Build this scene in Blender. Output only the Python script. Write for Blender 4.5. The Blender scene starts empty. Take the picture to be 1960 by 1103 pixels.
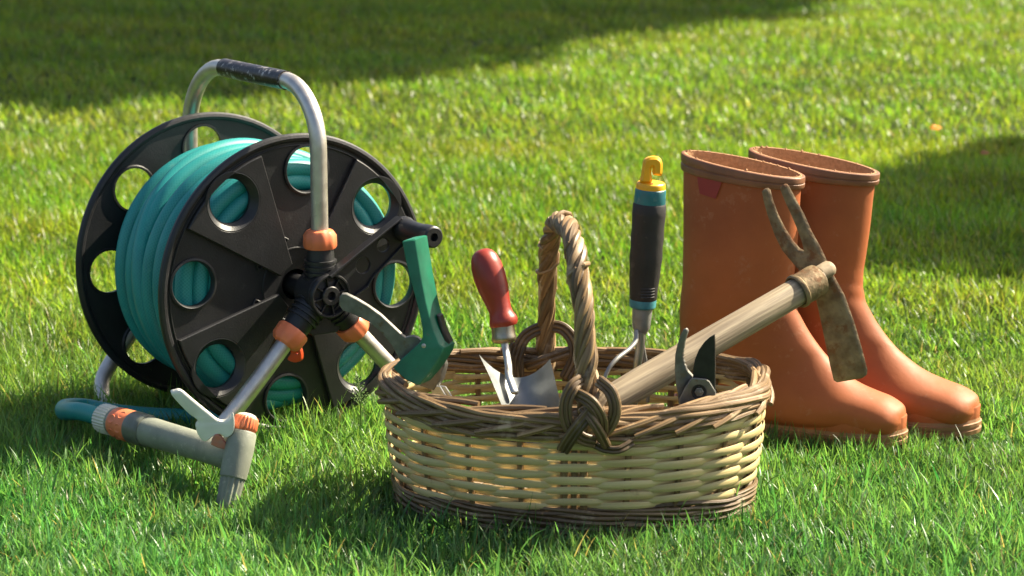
import bpy, math, random
import numpy as np
from mathutils import Vector, Matrix
from mathutils.geometry import tessellate_polygon
random.seed(7); rng = np.random.default_rng(11)
sc = bpy.context.scene
col = sc.collection
rad = math.radians
pi = math.pi

# ------------------------------------------------------------------ camera
CAM_H, PITCH, LENS = 0.85, 12.0, 85.0
cd = bpy.data.cameras.new('camera'); cam = bpy.data.objects.new('camera', cd); col.objects.link(cam)
cam.location = (0, 0, CAM_H); cam.rotation_euler = (rad(90-PITCH), 0, 0)
cd.sensor_width = 36; cd.lens = LENS; cd.clip_start = .05; cd.clip_end = 500
cd.dof.use_dof = True; cd.dof.focus_distance = 2.92; cd.dof.aperture_fstop = 8.0; cd.dof.aperture_blades = 8
sc.camera = cam

# ------------------------------------------------------------------ sky, sun, exposure
SUN_EL, SUN_AZ = 42.0, 27.0        # azimuth measured from +X (camera right) towards +Y (away)
S = Vector((math.cos(rad(SUN_EL))*math.cos(rad(SUN_AZ)), math.cos(rad(SUN_EL))*math.sin(rad(SUN_AZ)), math.sin(rad(SUN_EL))))
w = bpy.data.worlds.new('World'); sc.world = w; w.use_nodes = True
nt = w.node_tree; nt.nodes.clear()
sky = nt.nodes.new('ShaderNodeTexSky'); sky.sky_type = 'NISHITA'; sky.sun_disc = False
sky.dust_density = 4.0; sky.ozone_density = .4; sky.sun_elevation = rad(SUN_EL); sky.sun_rotation = math.atan2(S.x, S.y)
bg = nt.nodes.new('ShaderNodeBackground'); bg.inputs[1].default_value = .062
wo = nt.nodes.new('ShaderNodeOutputWorld')
nt.links.new(sky.outputs[0], bg.inputs[0]); nt.links.new(bg.outputs[0], wo.inputs[0])
ld = bpy.data.lights.new('sun', 'SUN'); ld.energy = 4.6; ld.angle = rad(.6); ld.color = (1, .90, .70)
sun = bpy.data.objects.new('sun', ld); col.objects.link(sun)
sun.rotation_euler = (-S).to_track_quat('-Z', 'Y').to_euler()
sc.view_settings.view_transform = 'Standard'; sc.view_settings.look = 'None'
sc.view_settings.exposure = 1.68; sc.view_settings.gamma = 1

# ------------------------------------------------------------------ pixel -> world point at a chosen real distance Y
FPX = 1960*LENS/36
cp, sp = math.cos(rad(PITCH)), math.sin(rad(PITCH))
def P(px, py, Y):
    a, b = px-980, 551.5-py
    r = Vector((a, FPX*cp+b*sp, -FPX*sp+b*cp))
    return Vector((0, 0, CAM_H)) + r*(Y/r.y)
def G(px, py, z=0):
    a, b = px-980, 551.5-py
    r = Vector((a, FPX*cp+b*sp, -FPX*sp+b*cp))
    return Vector((0, 0, CAM_H)) + r*((z-CAM_H)/r.z)

# ------------------------------------------------------------------ materials
def mat(name, c, c2=None, rough=.5, metal=0, scale=30, bump=0, bscale=80, spec=.5, uv=None, tint=False,
        detail=5, transl=0, lo=.35, hi=.65, c3=None, s3=8, t3=.6, coat=0, rough2=None, hatch=0):
    m = bpy.data.materials.new(name); m.use_nodes = True
    N = m.node_tree.nodes; L = m.node_tree.links; N.clear()
    out = N.new('ShaderNodeOutputMaterial'); b = N.new('ShaderNodeBsdfPrincipled')
    b.inputs['Roughness'].default_value = rough; b.inputs['Metallic'].default_value = metal
    b.inputs['Specular IOR Level'].default_value = spec
    if coat: b.inputs['Coat Weight'].default_value = coat; b.inputs['Coat Roughness'].default_value = .2
    tc = N.new('ShaderNodeTexCoord')
    vec = tc.outputs['Object']
    if uv:
        mp = N.new('ShaderNodeMapping'); mp.inputs['Scale'].default_value = (uv[0], uv[1], 1)
        L.new(tc.outputs['UV'], mp.inputs[0]); vec = mp.outputs[0]; scale = 1; bscale = 1
    def ramp(src, a, z, lo, hi):
        r = N.new('ShaderNodeValToRGB'); r.color_ramp.elements[0].position = lo; r.color_ramp.elements[1].position = hi
        r.color_ramp.elements[0].color = (*a, 1); r.color_ramp.elements[1].color = (*z, 1)
        L.new(src, r.inputs[0]); return r.outputs[0]
    no = N.new('ShaderNodeTexNoise'); no.inputs['Scale'].default_value = scale; no.inputs['Detail'].default_value = detail
    L.new(vec, no.inputs['Vector'])
    c2 = c2 or tuple(x*.8 for x in c)
    colr = ramp(no.outputs['Fac'], c2, c, lo, hi)
    if c3:
        n3 = N.new('ShaderNodeTexNoise'); n3.inputs['Scale'].default_value = s3; n3.inputs['Detail'].default_value = 8
        n3.inputs['Roughness'].default_value = .7
        L.new(tc.outputs['Object'], n3.inputs['Vector'])
        f = ramp(n3.outputs['Fac'], (0, 0, 0), (1, 1, 1), t3-.06, t3+.06)
        mx = N.new('ShaderNodeMix'); mx.data_type = 'RGBA'; L.new(f, mx.inputs[0]); L.new(colr, mx.inputs[6]); mx.inputs[7].default_value = (*c3, 1)
        colr = mx.outputs[2]
    hb = None
    if hatch:
        sx = N.new('ShaderNodeSeparateXYZ'); L.new(tc.outputs['UV'], sx.inputs[0])
        def mth(op, a, bb):
            q = N.new('ShaderNodeMath'); q.operation = op
            for i, v in enumerate((a, bb)):
                if v is None: continue
                if isinstance(v, (int, float)): q.inputs[i].default_value = v
                else: L.new(v, q.inputs[i])
            return q.outputs[0]
        u = mth('MULTIPLY', sx.outputs[0], 2*pi*hatch/.063); v = mth('MULTIPLY', sx.outputs[1], 2*pi*hatch)
        s1 = mth('SINE', mth('ADD', u, v), None); s2 = mth('SINE', mth('SUBTRACT', u, v), None)
        hb = mth('MULTIPLY', mth('MAXIMUM', s1, s2), 1)
        f = N.new('ShaderNodeMapRange'); f.inputs[1].default_value = .3; f.inputs[2].default_value = 1; f.inputs[3].default_value = 0; f.inputs[4].default_value = .20
        L.new(hb, f.inputs[0])
        mx = N.new('ShaderNodeMix'); mx.data_type = 'RGBA'; L.new(f.outputs[0], mx.inputs[0]); L.new(colr, mx.inputs[6]); mx.inputs[7].default_value = (.12, .52, .46, 1)
        colr = mx.outputs[2]
    if tint:
        at = N.new('ShaderNodeAttribute'); at.attribute_name = 'tint'
        mx = N.new('ShaderNodeMix'); mx.data_type = 'RGBA'; mx.blend_type = 'MULTIPLY'; mx.inputs[0].default_value = 1
        L.new(colr, mx.inputs[6]); L.new(at.outputs['Color'], mx.inputs[7]); colr = mx.outputs[2]
    L.new(colr, b.inputs['Base Color'])
    if rough2 is not None:
        mr = N.new('ShaderNodeMapRange'); mr.inputs[3].default_value = rough; mr.inputs[4].default_value = rough2
        nr = N.new('ShaderNodeTexNoise'); nr.inputs['Scale'].default_value = 60; nr.inputs['Detail'].default_value = 6
        L.new(tc.outputs['Object'], nr.inputs['Vector']); L.new(nr.outputs['Fac'], mr.inputs[0]); L.new(mr.outputs[0], b.inputs['Roughness'])
    if bump:
        nb = N.new('ShaderNodeTexNoise'); nb.inputs['Scale'].default_value = bscale; nb.inputs['Detail'].default_value = 6
        L.new(vec, nb.inputs['Vector'])
        bp = N.new('ShaderNodeBump'); bp.inputs['Strength'].default_value = bump; bp.inputs['Distance'].default_value = .002
        L.new(nb.outputs['Fac'], bp.inputs['Height']); L.new(bp.outputs[0], b.inputs['Normal'])
    sh = b.outputs[0]
    if transl:
        t = N.new('ShaderNodeBsdfTranslucent'); L.new(colr, t.inputs[0])
        ms = N.new('ShaderNodeMixShader'); ms.inputs[0].default_value = transl
        L.new(sh, ms.inputs[1]); L.new(t.outputs[0], ms.inputs[2]); sh = ms.outputs[0]
    L.new(sh, out.inputs[0])
    return m

M = {}
M['black'] = mat('black_plastic', (.018, .018, .020), (.011, .011, .012), rough=.36, scale=25, bump=.12, bscale=400, c3=(.045, .042, .04), s3=60, t3=.68, rough2=.55)
M['alu'] = mat('aluminium_tube', (.72, .67, .60), (.60, .55, .49), rough=.34, metal=.9, scale=60, bump=.05, bscale=300, rough2=.5, c3=(.35, .32, .27), s3=70, t3=.70)
M['orange_plastic'] = mat('orange_plastic', (.78, .21, .085), (.68, .17, .065), rough=.45, scale=40, bump=.05)
M['grip'] = mat('worn_black_grip', (.028, .018, .014), (.014, .01, .009), rough=.3, scale=30, c3=(.55, .50, .45), s3=110, t3=.60, bump=.2, bscale=150)
M['hose'] = mat('green_hose', (.012, .270, .255), (.008, .190, .180), rough=.42, scale=10, hatch=14, bump=.05, rough2=.5, c3=(.10, .33, .29), s3=25, t3=.68)
M['grey_plastic'] = mat('grey_green_plastic', (.25, .265, .205), (.18, .19, .15), rough=.55, scale=35, bump=.15, bscale=500, c3=(.30, .31, .25), s3=120, t3=.62)
M['cream'] = mat('cream_plastic', (.68, .66, .54), (.58, .55, .44), rough=.45, scale=40, bump=.05)
M['pale'] = mat('white_plastic', (.78, .76, .66), (.70, .68, .58), rough=.45, scale=40, bump=.05)
M['dark_metal'] = mat('dark_steel', (.24, .235, .21), (.14, .135, .12), rough=.42, metal=.75, scale=60, bump=.1, bscale=300, rough2=.6, c3=(.17, .12, .08), s3=90, t3=.62)
M['steel'] = mat('steel', (.50, .50, .48), (.38, .38, .36), rough=.28, metal=1, scale=50, bump=.08, bscale=200, rough2=.5)
M['blade_steel'] = mat('dull_blade_steel', (.27, .285, .29), (.17, .18, .18), rough=.42, metal=.8, scale=30, bump=.08, bscale=250, rough2=.55, c3=(.30, .28, .24), s3=55, t3=.64)
M['green_paint'] = mat('green_enamel', (.006, .165, .085), (.004, .115, .06), rough=.34, scale=45, bump=.06, rough2=.5, c3=(.06, .10, .07), s3=90, t3=.68, coat=.08)
M['red_wood'] = mat('red_painted_wood', (.33, .035, .016), (.26, .025, .012), rough=.42, scale=40, bump=.15, bscale=120, coat=.12, c3=(.16, .03, .02), s3=60, t3=.7)
M['yellow'] = mat('yellow_plastic', (.90, .45, .015), (.82, .38, .012), rough=.4, scale=30)
M['teal_band'] = mat('teal_plastic', (.02, .17, .20), (.03, .12, .14), rough=.4, scale=60, c3=(.14, .24, .22), s3=80, t3=.6)
M['rubber'] = mat('worn_black_rubber', (.025, .021, .020), (.014, .012, .012), rough=.6, scale=25, bump=.3, bscale=90, c3=(.075, .06, .05), s3=45, t3=.60)
M['ferrule'] = mat('grey_ferrule', (.33, .33, .31), (.24, .23, .21), rough=.45, metal=.5, scale=60, bump=.1)
M['rust'] = mat('rusty_iron', (.30, .215, .11), (.15, .095, .045), rough=.5, metal=.3, scale=70, bump=.5, bscale=160, c3=(.19, .085, .03), s3=60, t3=.57, rough2=.7)
M['ash'] = mat('weathered_ash_wood', (.38, .30, .19), (.19, .14, .085), rough=.62, uv=(10, 22), bump=.6, detail=8, c3=(.22, .17, .11), s3=45, t3=.66)
M['ash_end'] = mat('pale_wood_end', (.38, .29, .18), (.20, .14, .08), rough=.7, scale=90, bump=.3)
M['boot'] = mat('orange_rubber', (.375, .104, .029), (.275, .072, .019), rough=.54, scale=9, bump=.12, bscale=120, rough2=.68, c3=(.38, .15, .070), s3=42, t3=.64, spec=.4)
M['boot_band'] = mat('brown_rubber_band', (.25, .105, .05), (.18, .075, .035), rough=.5, scale=40, bump=.1, bscale=200)
M['lining'] = mat('fabric_lining', (.50, .30, .17), (.38, .22, .12), rough=.95, scale=200, bump=.4, bscale=500, spec=.1)
M['boot_patch'] = mat('crimson_patch', (.30, .028, .024), (.25, .024, .018), rough=.4)
M['boot_sole'] = mat('tan_sole', (.34, .17, .075), (.24, .11, .045), rough=.6, scale=30, bump=.2)
M['weave'] = mat('pale_peeled_wicker', (.68, .55, .27), (.56, .42, .18), rough=.45, uv=(9, 7), bump=.25, detail=6, tint=True, transl=.08, c3=(.28, .17, .06), s3=26, t3=.68)
M['wicker'] = mat('brown_wicker', (.26, .165, .075), (.12, .068, .028), rough=.48, uv=(10, 10), bump=.35, detail=6, tint=True, c3=(.40, .29, .17), s3=30, t3=.6)
M['stake'] = mat('dark_wicker_stakes', (.20, .12, .05), (.12, .065, .025), rough=.6, uv=(10, 8), bump=.3, tint=True)
M['bark'] = mat('tree_bark', (.14, .10, .07), (.06, .04, .03), rough=.9, scale=9, bump=1, bscale=20)
M['leaves'] = mat('tree_leaves', (.06, .11, .025), (.03, .06, .015), rough=.5, scale=3, transl=.2)
M['dry_leaf'] = mat('orange_dry_leaf', (.90, .42, .03), (.8, .32, .03), rough=.6, scale=50, transl=.3)

# ------------------------------------------------------------------ mesh helpers
class MB:
    def __init__(s): s.v = []; s.f = []; s.uv = []; s.t = []; s.has_uv = False
    def add(s, verts, faces, uvs=None, tint=1., xf=None):
        n = len(s.v)
        for p in verts:
            p = Vector(p); s.v.append(xf(p) if xf else p)
            s.t.append(tint)
        for i, f in enumerate(faces):
            s.f.append([n+k for k in f])
            s.uv.append(uvs[i] if uvs else [(0, 0)]*len(f))
        return s
    def build(s, name, m, parent=None, sharp=35, origin=None):
        org = Vector(parent['_o']) if parent is not None else Vector(origin or (0, 0, 0))
        me = bpy.data.meshes.new(name)
        me.from_pydata([tuple(p-org) for p in s.v], [], s.f)
        me.polygons.foreach_set('use_smooth', [True]*len(me.polygons))
        ul = me.uv_layers.new(name='UVMap')
        ul.data.foreach_set('uv', [c for f in s.uv for q in f for c in q])
        at = me.attributes.new('tint', 'FLOAT_COLOR', 'POINT')
        at.data.foreach_set('color', [c for t in s.t for c in (t, t, t, 1)])
        me.update(); me.set_sharp_from_angle(angle=rad(sharp))
        me.materials.append(m if not isinstance(m, str) else M[m])
        o = bpy.data.objects.new(name, me); col.objects.link(o)
        o['_o'] = tuple(org)
        if parent is not None: o.parent = parent
        else: o.location = org
        return o
def tag(o, label=None, cat=None, group=None, kind=None):
    if label: o['label'] = label
    if cat: o['category'] = cat
    if group: o['group'] = group
    if kind: o['kind'] = kind
    return o
def thing(name, loc, label, cat, group=None):
    o = bpy.data.objects.new(name, None); col.objects.link(o); o.location = loc; o['_o'] = tuple(loc)
    o.empty_display_size = .05
    return tag(o, label, cat, group)
def smooth(pts, n=8, closed=False):
    pts = [Vector(p) for p in pts]; out = []; N = len(pts)
    for i in range(N if closed else N-1):
        if closed: a, b, c, d = pts[(i-1) % N], pts[i], pts[(i+1) % N], pts[(i+2) % N]
        else: a, b, c, d = pts[max(i-1, 0)], pts[i], pts[i+1], pts[min(i+2, N-1)]
        for k in range(n):
            t = k/n
            out.append(.5*((2*b)+(c-a)*t+(2*a-5*b+4*c-d)*t*t+(3*b-a-3*c+d)*t**3))
    if not closed: out.append(pts[-1])
    return out
def interp(vals, n):
    x = np.linspace(0, len(vals)-1, n); return np.interp(x, range(len(vals)), vals)
def frames(pts, closed=False, up=None):
    N = len(pts); T = []
    for i in range(N):
        a = pts[(i-1) % N] if (closed or i > 0) else pts[i]
        b = pts[(i+1) % N] if (closed or i < N-1) else pts[i]
        T.append((b-a).normalized())
    out = []
    if up is not None:
        for t in T:
            x = up.cross(t).normalized(); out.append((x, t.cross(x).normalized(), t))
        return out
    x = Vector((0, 0, 1)).cross(T[0])
    if x.length < .1: x = Vector((1, 0, 0)).cross(T[0])
    x.normalize()
    for t in T:
        x = (x - t*x.dot(t)).normalized(); out.append((x, t.cross(x), t))
    return out
def tube(mb, pts, r, n=12, closed=False, up=None, sx=1, sy=1, cap=True, tint=1., twist=0, roundcap=False):
    pts = [Vector(p) for p in pts]
    rs = [r]*len(pts) if isinstance(r, (int, float)) else list(interp(r, len(pts)))
    if roundcap and not closed:
        d0 = (pts[0]-pts[1]).normalized(); d1 = (pts[-1]-pts[-2]).normalized(); p0 = []; r0 = []; p1 = []; r1 = []
        for k in range(4):
            a = k/4*pi/2
            p0.append(pts[0]+d0*rs[0]*math.cos(a)*min(sx, sy)); r0.append(rs[0]*max(math.sin(a), .02))
            p1.append(pts[-1]+d1*rs[-1]*math.sin(a+pi/8)*min(sx, sy)); r1.append(rs[-1]*max(math.cos(a+pi/8), .02))
        pts = p0+pts+p1; rs = r0+rs+r1
    fr = frames(pts, closed, up); V = []; F = []; U = []
    L = [0]
    for i in range(1, len(pts)): L.append(L[-1]+(pts[i]-pts[i-1]).length)
    off = random.random()*5
    for i, p in enumerate(pts):
        x, y, t = fr[i]
        for k in range(n):
            a = 2*pi*k/n + twist*L[i]
            V.append(p + x*(math.cos(a)*rs[i]*sx) + y*(math.sin(a)*rs[i]*sy))
    N = len(pts); rr = N if closed else N-1
    for i in range(rr):
        j = (i+1) % N; lj = L[j] if j else L[-1]+(pts[0]-pts[-1]).length
        for k in range(n):
            k2 = (k+1) % n
            F.append([i*n+k, i*n+k2, j*n+k2, j*n+k])
            U.append([(L[i]+off, k/n), (L[i]+off, (k+1)/n), (lj+off, (k+1)/n), (lj+off, k/n)])
    if cap and not closed:
        F.append([k for k in range(n)][::-1]); U.append([(0, 0)]*n)
        F.append([(N-1)*n+k for k in range(n)]); U.append([(0, 0)]*n)
    mb.add(V, F, U, tint)
def lathe(mb, p0, d, prof, n=24, flute=0, fn=8, sx=1, sy=1, up=None):
    d = Vector(d).normalized(); p0 = Vector(p0)
    x = (up or Vector((0, 0, 1))).cross(d)
    if x.length < .1: x = Vector((1, 0, 0)).cross(d)
    x.normalize(); y = d.cross(x); V = []; F = []; U = []
    for (s, r) in prof:
        for k in range(n):
            a = 2*pi*k/n; rr = max(r, 1e-5)*(1+flute*math.cos(fn*a))
            V.append(p0+d*s+x*(math.cos(a)*rr*sx)+y*(math.sin(a)*rr*sy))
    for i in range(len(prof)-1):
        for k in range(n):
            k2 = (k+1) % n; F.append([i*n+k, i*n+k2, (i+1)*n+k2, (i+1)*n+k])
            U.append([(prof[i][0], k/n), (prof[i][0], (k+1)/n), (prof[i+1][0], (k+1)/n), (prof[i+1][0], k/n)])
    mb.add(V, F, U)
def inset(loop, d):
    n = len(loop); out = []
    area = sum(loop[i][0]*loop[(i+1) % n][1]-loop[(i+1) % n][0]*loop[i][1] for i in range(n))
    sg = 1 if area > 0 else -1
    for i in range(n):
        a, b, c = Vector(loop[i-1][:2]), Vector(loop[i][:2]), Vector(loop[(i+1) % n][:2])
        e1 = (b-a).normalized(); e2 = (c-b).normalized()
        nn = Vector((-(e1.y+e2.y), e1.x+e2.x))
        if nn.length < 1e-6: nn = Vector((-e1.y, e1.x))
        nn.normalize(); k = max(nn.dot(Vector((-e1.y, e1.x))), .5)
        q = b+nn*(sg*d/k); out.append((q.x, q.y))
    return out
def plate(mb, outer, holes=(), z0=0., z1=.003, bev=.0006, xf=None, tint=1.):
    """extruded 2D outline with holes in local (x,y,z)"""
    loops = [list(outer)]+[list(h) for h in holes]
    V = []; F = []
    ins = [inset(l, bev if i == 0 else -bev) for i, l in enumerate(loops)]
    flat = [Vector((x, y, 0)) for l in ins for x, y in l]
    tris = tessellate_polygon([[Vector((x, y, 0)) for x, y in l] for l in ins])
    N = len(flat)
    A = [Vector((x, y, z0)) for l in ins for x, y in l]; B = [Vector((x, y, z0+bev)) for l in loops for x, y in l]
    C = [Vector((x, y, z1-bev)) for l in loops for x, y in l]; D = [Vector((x, y, z1)) for l in ins for x, y in l]
    V = A+B+C+D
    for t in tris:
        a, b, c = (flat[k] for k in t)
        t = list(t)
        if (b-a).cross(c-a).z < 0: t = t[::-1]
        F.append([3*N+k for k in t]); F.append([k for k in t[::-1]])
    o = 0
    for li, l in enumerate(loops):
        n = len(l); ar = sum(l[i][0]*l[(i+1) % n][1]-l[(i+1) % n][0]*l[i][1] for i in range(n))
        fl = (ar > 0) == (li == 0)
        for i in range(n):
            j = (i+1) % n
            for lv in range(3):
                q = [lv*N+o+i, lv*N+o+j, (lv+1)*N+o+j, (lv+1)*N+o+i]
                F.append(q if fl else q[::-1])
        o += n
    mb.add(V, F, None, tint, xf)
def circ(cx, cy, r, n=32, ry=None): return [(cx+r*math.cos(2*pi*k/n), cy+(ry or r)*math.sin(2*pi*k/n)) for k in range(n)]
def smooth2(l, n=4): return [(p.x, p.y) for p in smooth([(x, y, 0) for x, y in l], n, True)]
def traced(mb, pts, Yf, tv, holes=(), bev=.0005, cz=None):
    """an outline given in photo pixels, placed at its own real distance Yf(px,py); tv = real thickness vector (m)"""
    tv = Vector(tv); k = 1/1600.
    # local 2D in metres about the centroid, then mapped through P
    def xf(p):
        px, py = p.x/k, -p.y/k
        return P(px, py, Yf(px, py)) + tv*p.z
    plate(mb, [(x*k, -y*k) for x, y in pts], [[(x*k, -y*k) for x, y in h] for h in holes], 0, 1, bev, xf=None) if False else None
    tmp = MB(); plate(tmp, [(x*k, -y*k) for x, y in pts], [[(x*k, -y*k) for x, y in h] for h in holes], 0, 1, bev)
    # z levels of plate(): 0, bev, 1-bev, 1 -> keep the chamfer about as deep as it is wide
    L = tv.length; V = []
    for v in tmp.v:
        z = v.z
        if abs(z-bev) < 1e-6: z = min(bev/L, .3)
        elif abs(z-(1-bev)) < 1e-6: z = 1-min(bev/L, .3)
        V.append(xf(Vector((v.x, v.y, z))))
    mb.add(V, tmp.f)
def Z(ox, oy, s): return lambda *pts: [(ox+x/s, oy+y/s) for x, y in pts]

# ================================================================== GROUND
mb = MB(); g = 150
mb.add([(-g, -20, 0), (g, -20, 0), (g, 2*g, 0), (-g, 2*g, 0)], [[0, 1, 2, 3]])
gm = mat('soil_and_thatch', (.030, .050, .012), (.014, .022, .007), rough=.95, scale=60, bump=.8, bscale=200, spec=.1, c3=(.06, .05, .025), s3=90, t3=.62)
tag(mb.build('ground', gm), kind='structure')

# ================================================================== HOSE REEL
TH = rad(35.0)
nrm = Vector((math.sin(TH), -math.cos(TH), 0)); tan = Vector((math.cos(TH), math.sin(TH), 0)); up = Vector((0, 0, 1))
C1 = P(565, 544, 3.06); RW = .238; FR = .194
def R(a, b, c): return C1 + tan*a + up*b + nrm*c
def RX(c0=0, mir=1): return lambda p: R(p.x, p.y, c0+mir*p.z)
reel = thing('hose_reel', (C1.x, C1.y+.09, 0), 'black and aluminium hose reel with orange collars, holding a coiled teal hose', 'hose reel')
HOLE_R, HOLE_C = .0290, .1500
def flange(c0, mir, rot):
    mb = MB(); xf = RX(c0, mir)
    hc = [(HOLE_C*math.cos(rot+k*pi/4), HOLE_C*math.sin(rot+k*pi/4)) for k in range(8)]
    plate(mb, circ(0, 0, FR-.003, 128), [circ(x, y, HOLE_R, 36)[::-1] for x, y in hc]+[circ(0, 0, .02, 24)[::-1]], -.0015, .0015, .0004, xf)
    # every second sector is a raised wedge with its own hole
    for k in range(0, 8, 2):
        a0 = rot+k*pi/4; da = rad(27.4)
        o = [(.030*math.cos(a0-da*.8), .030*math.sin(a0-da*.8)), (0.1805*math.cos(a0-da*.80), 0.1805*math.sin(a0-da*.80))]
        o += [(0.1805*math.cos(a0-da*.80+da*1.6*j/14), 0.1805*math.sin(a0-da*.80+da*1.6*j/14)) for j in range(1, 15)]
        o += [(.030*math.cos(a0+da*.8), .030*math.sin(a0+da*.8))]
        plate(mb, o, [circ(hc[k][0], hc[k][1], HOLE_R+.0085, 40)[::-1]], .0017, .0095, .0012, xf)
    for k, (x, y) in enumerate(hc):    # turned-in collars round the holes
        d = .0095 if k % 2 == 0 else .005; q = HOLE_R; fl = .0085 if k % 2 == 0 else .0022
        for (ra, rb) in ((q-.0005, q+.0022),):
            V = []; F = []
            for j in range(36):
                a = 2*pi*j/36
                for (rr, zz) in ((ra, -.004), (ra, .0005), (ra+fl-.0008, d-.0005), (ra+fl, d), (rb+fl, d-.0006), (rb, -.004)):
                    V.append((x+rr*math.cos(a), y+rr*math.sin(a), zz))
            for j in range(36):
                for i in range(6):
                    F.append([j*6+i, j*6+(i+1) % 6, ((j+1) % 36)*6+(i+1) % 6, ((j+1) % 36)*6+i][::mir])
            mb.add(V, F, xf=xf)
    # rolled outer lip and inner ring bead
    for (rr, r, cz) in ((FR-.003, .0058, .001), (FR-.0125, .0012, .0022)):
        tube(mb, [R(rr*math.cos(a), rr*math.sin(a), c0+mir*cz) for a in np.linspace(0, 2*pi, 129)[:-1]], r, 10, closed=True, sx=1, sy=1)
    # small moulded blocks along the spoke edges
    for k in range(8):
        a = rot+(k+.5)*pi/4
        for rr in (.062,):
            x, y = rr*math.cos(a), rr*math.sin(a)
            plate(mb, [(x+.006*math.cos(a+q), y+.006*math.sin(a+q)) for q in (0, pi/2, pi, 3*pi/2)], [circ(x, y, .003, 8)[::-1]], .0015, .005, .0005, xf)
    mbh = mb
    for ring in ((.048, .0015),):
        tube(mbh, [R(ring[0]*math.cos(a), ring[0]*math.sin(a), c0+mir*.0016) for a in np.linspace(0, 2*pi, 49)[:-1]], ring[1], 6, closed=True)
    return mb
ROT = rad(83+45)
flange(0, 1, ROT).build('flange', 'black', reel, 28)
flange(-RW, -1, ROT+rad(9)).build('flange', 'black', reel, 28)
mb = MB(); lathe(mb, R(0, 0, -RW), nrm, [(0, .1), (RW, .1)], 48); mb.build('drum', 'black', reel)
mb = MB(); lathe(mb, R(0, 0, -RW-.06), nrm, [(0, 0), (0, .014), (RW+.12, .014), (RW+.12, 0)], 24); mb.build('axle', 'black', reel)
# carrying handle, one bent tube from the front to the rear bracket
BR = .045; BO = .065                                  # how far the brackets stand outside the flanges
TR = .0108; HT = .468-C1.z
hp = [R(0, .05, BO)]
def arc(c, e1, e2, r, a0, a1, n=8): return [c+e1*(r*math.cos(a0+(a1-a0)*k/n))+e2*(r*math.sin(a0+(a1-a0)*k/n)) for k in range(n+1)]
br = .078; bf = .103
hpts = [R(0, .045, BO), R(0, .13, BO)] + arc(R(0, HT-br, BO-br), nrm, up, br, 0, pi/2, 12) + \
       arc(R(0, HT-bf, -RW-BR+bf), nrm, up, bf, pi/2, pi, 12) + [R(0, .13, -RW-BR), R(0, .045, -RW-BR)]
mb = MB(); tube(mb, hpts, TR, 20); hnd = mb.build('handle', 'alu', reel)
mb = MB(); tube(mb, [R(0, HT, BO-br-.001), R(0, HT, -RW-BR+bf+.002)], TR+.0016, 20); mb.build('grip', 'grip', hnd)
# side frames: each one bent tube = leg, floor bar, leg
for sgn in (-1, 1):
    la, lb = .142, -(C1.z-.045)
    k = .145/.158
    p = [R(sgn*.03, -.033, BO), R(sgn*.085, -.092, BO), R(sgn*.128, -.138, BO-.003), R(sgn*.150, -.166, BO-.012), R(sgn*.158, -(C1.z-.014), BO-.04),
         R(sgn*.158, -(C1.z-.012), -.05), R(sgn*.158, -(C1.z-.012), -RW+.05),
         R(sgn*.158, -(C1.z-.014), -RW-BR+.04), R(sgn*.150, -.166, -RW-BR+.012), R(sgn*.128, -.138, -RW-BR+.003), R(sgn*.085, -.092, -RW-BR), R(sgn*.03, -.033, -RW-BR)]
    mb = MB(); tube(mb, smooth(p, 8), TR, 18); mb.build('leg_frame', 'alu', reel)
# brackets with ribs, collars
def bracket(c, front=True):
    mb = MB()
    lathe(mb, R(0, 0, c-.020), nrm, [(0, 0), (0, .024), (.003, .029), (.037, .029), (.040, .024), (.040, 0)], 32)
    dirs = [(0, 1), (-.68, -.733), (.68, -.733)]
    for dx, dy in dirs:
        d = tan*dx+up*dy
        lathe(mb, R(dx*.012, dy*.012, c), d, [(0, .020), (.040, .0175), (.048, .0165), (.048, 0)], 24, up=nrm)
        for j in range(4):
            s = .018+j*.0072
            lathe(mb, R(dx*s, dy*s, c), d, [(0, .017), (.0005, .0222-.0004*j), (.0034, .0222-.0004*j), (.0039, .017)], 24, up=nrm)
    # web between the two leg sockets
    plate(mb, [(-.02, -.01), (-.033, -.040), (-.018, -.052), (.018, -.052), (.033, -.040), (.02, -.01)], [], -.009, .009, .001, RX(c))
    plate(mb, [(-.019, .006), (-.036, -.022), (-.024, -.032), (0, -.01)], [], -.012, .012, .001, RX(c))
    b = mb.build('bracket', 'black', reel)
    for dx, dy in dirs:
        d = tan*dx+up*dy; mb = MB()
        lathe(mb, R(dx*.058, dy*.058, c), d, [(0, .012), (0, .0195), (.003, .0212), (.017, .0208), (.0225, .017), (.0245, .0112)], 64, flute=.022, fn=10, up=nrm)
        mb.build('collar', 'orange_plastic', reel)
    return b
bracket(BO); bracket(-RW-BR)
mb = MB(); traced(mb, smooth2([(556, 662), (571, 664), (576, 678), (574, 691), (562, 694), (550, 688), (556, 677)], 3), lambda x, y: 3.02, (.003, .005, 0), [circ(567, 677, 2.2, 10)])
mb.build('release_tab', mat('red_orange_plastic', (.70, .08, .02), rough=.4), reel)
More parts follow.
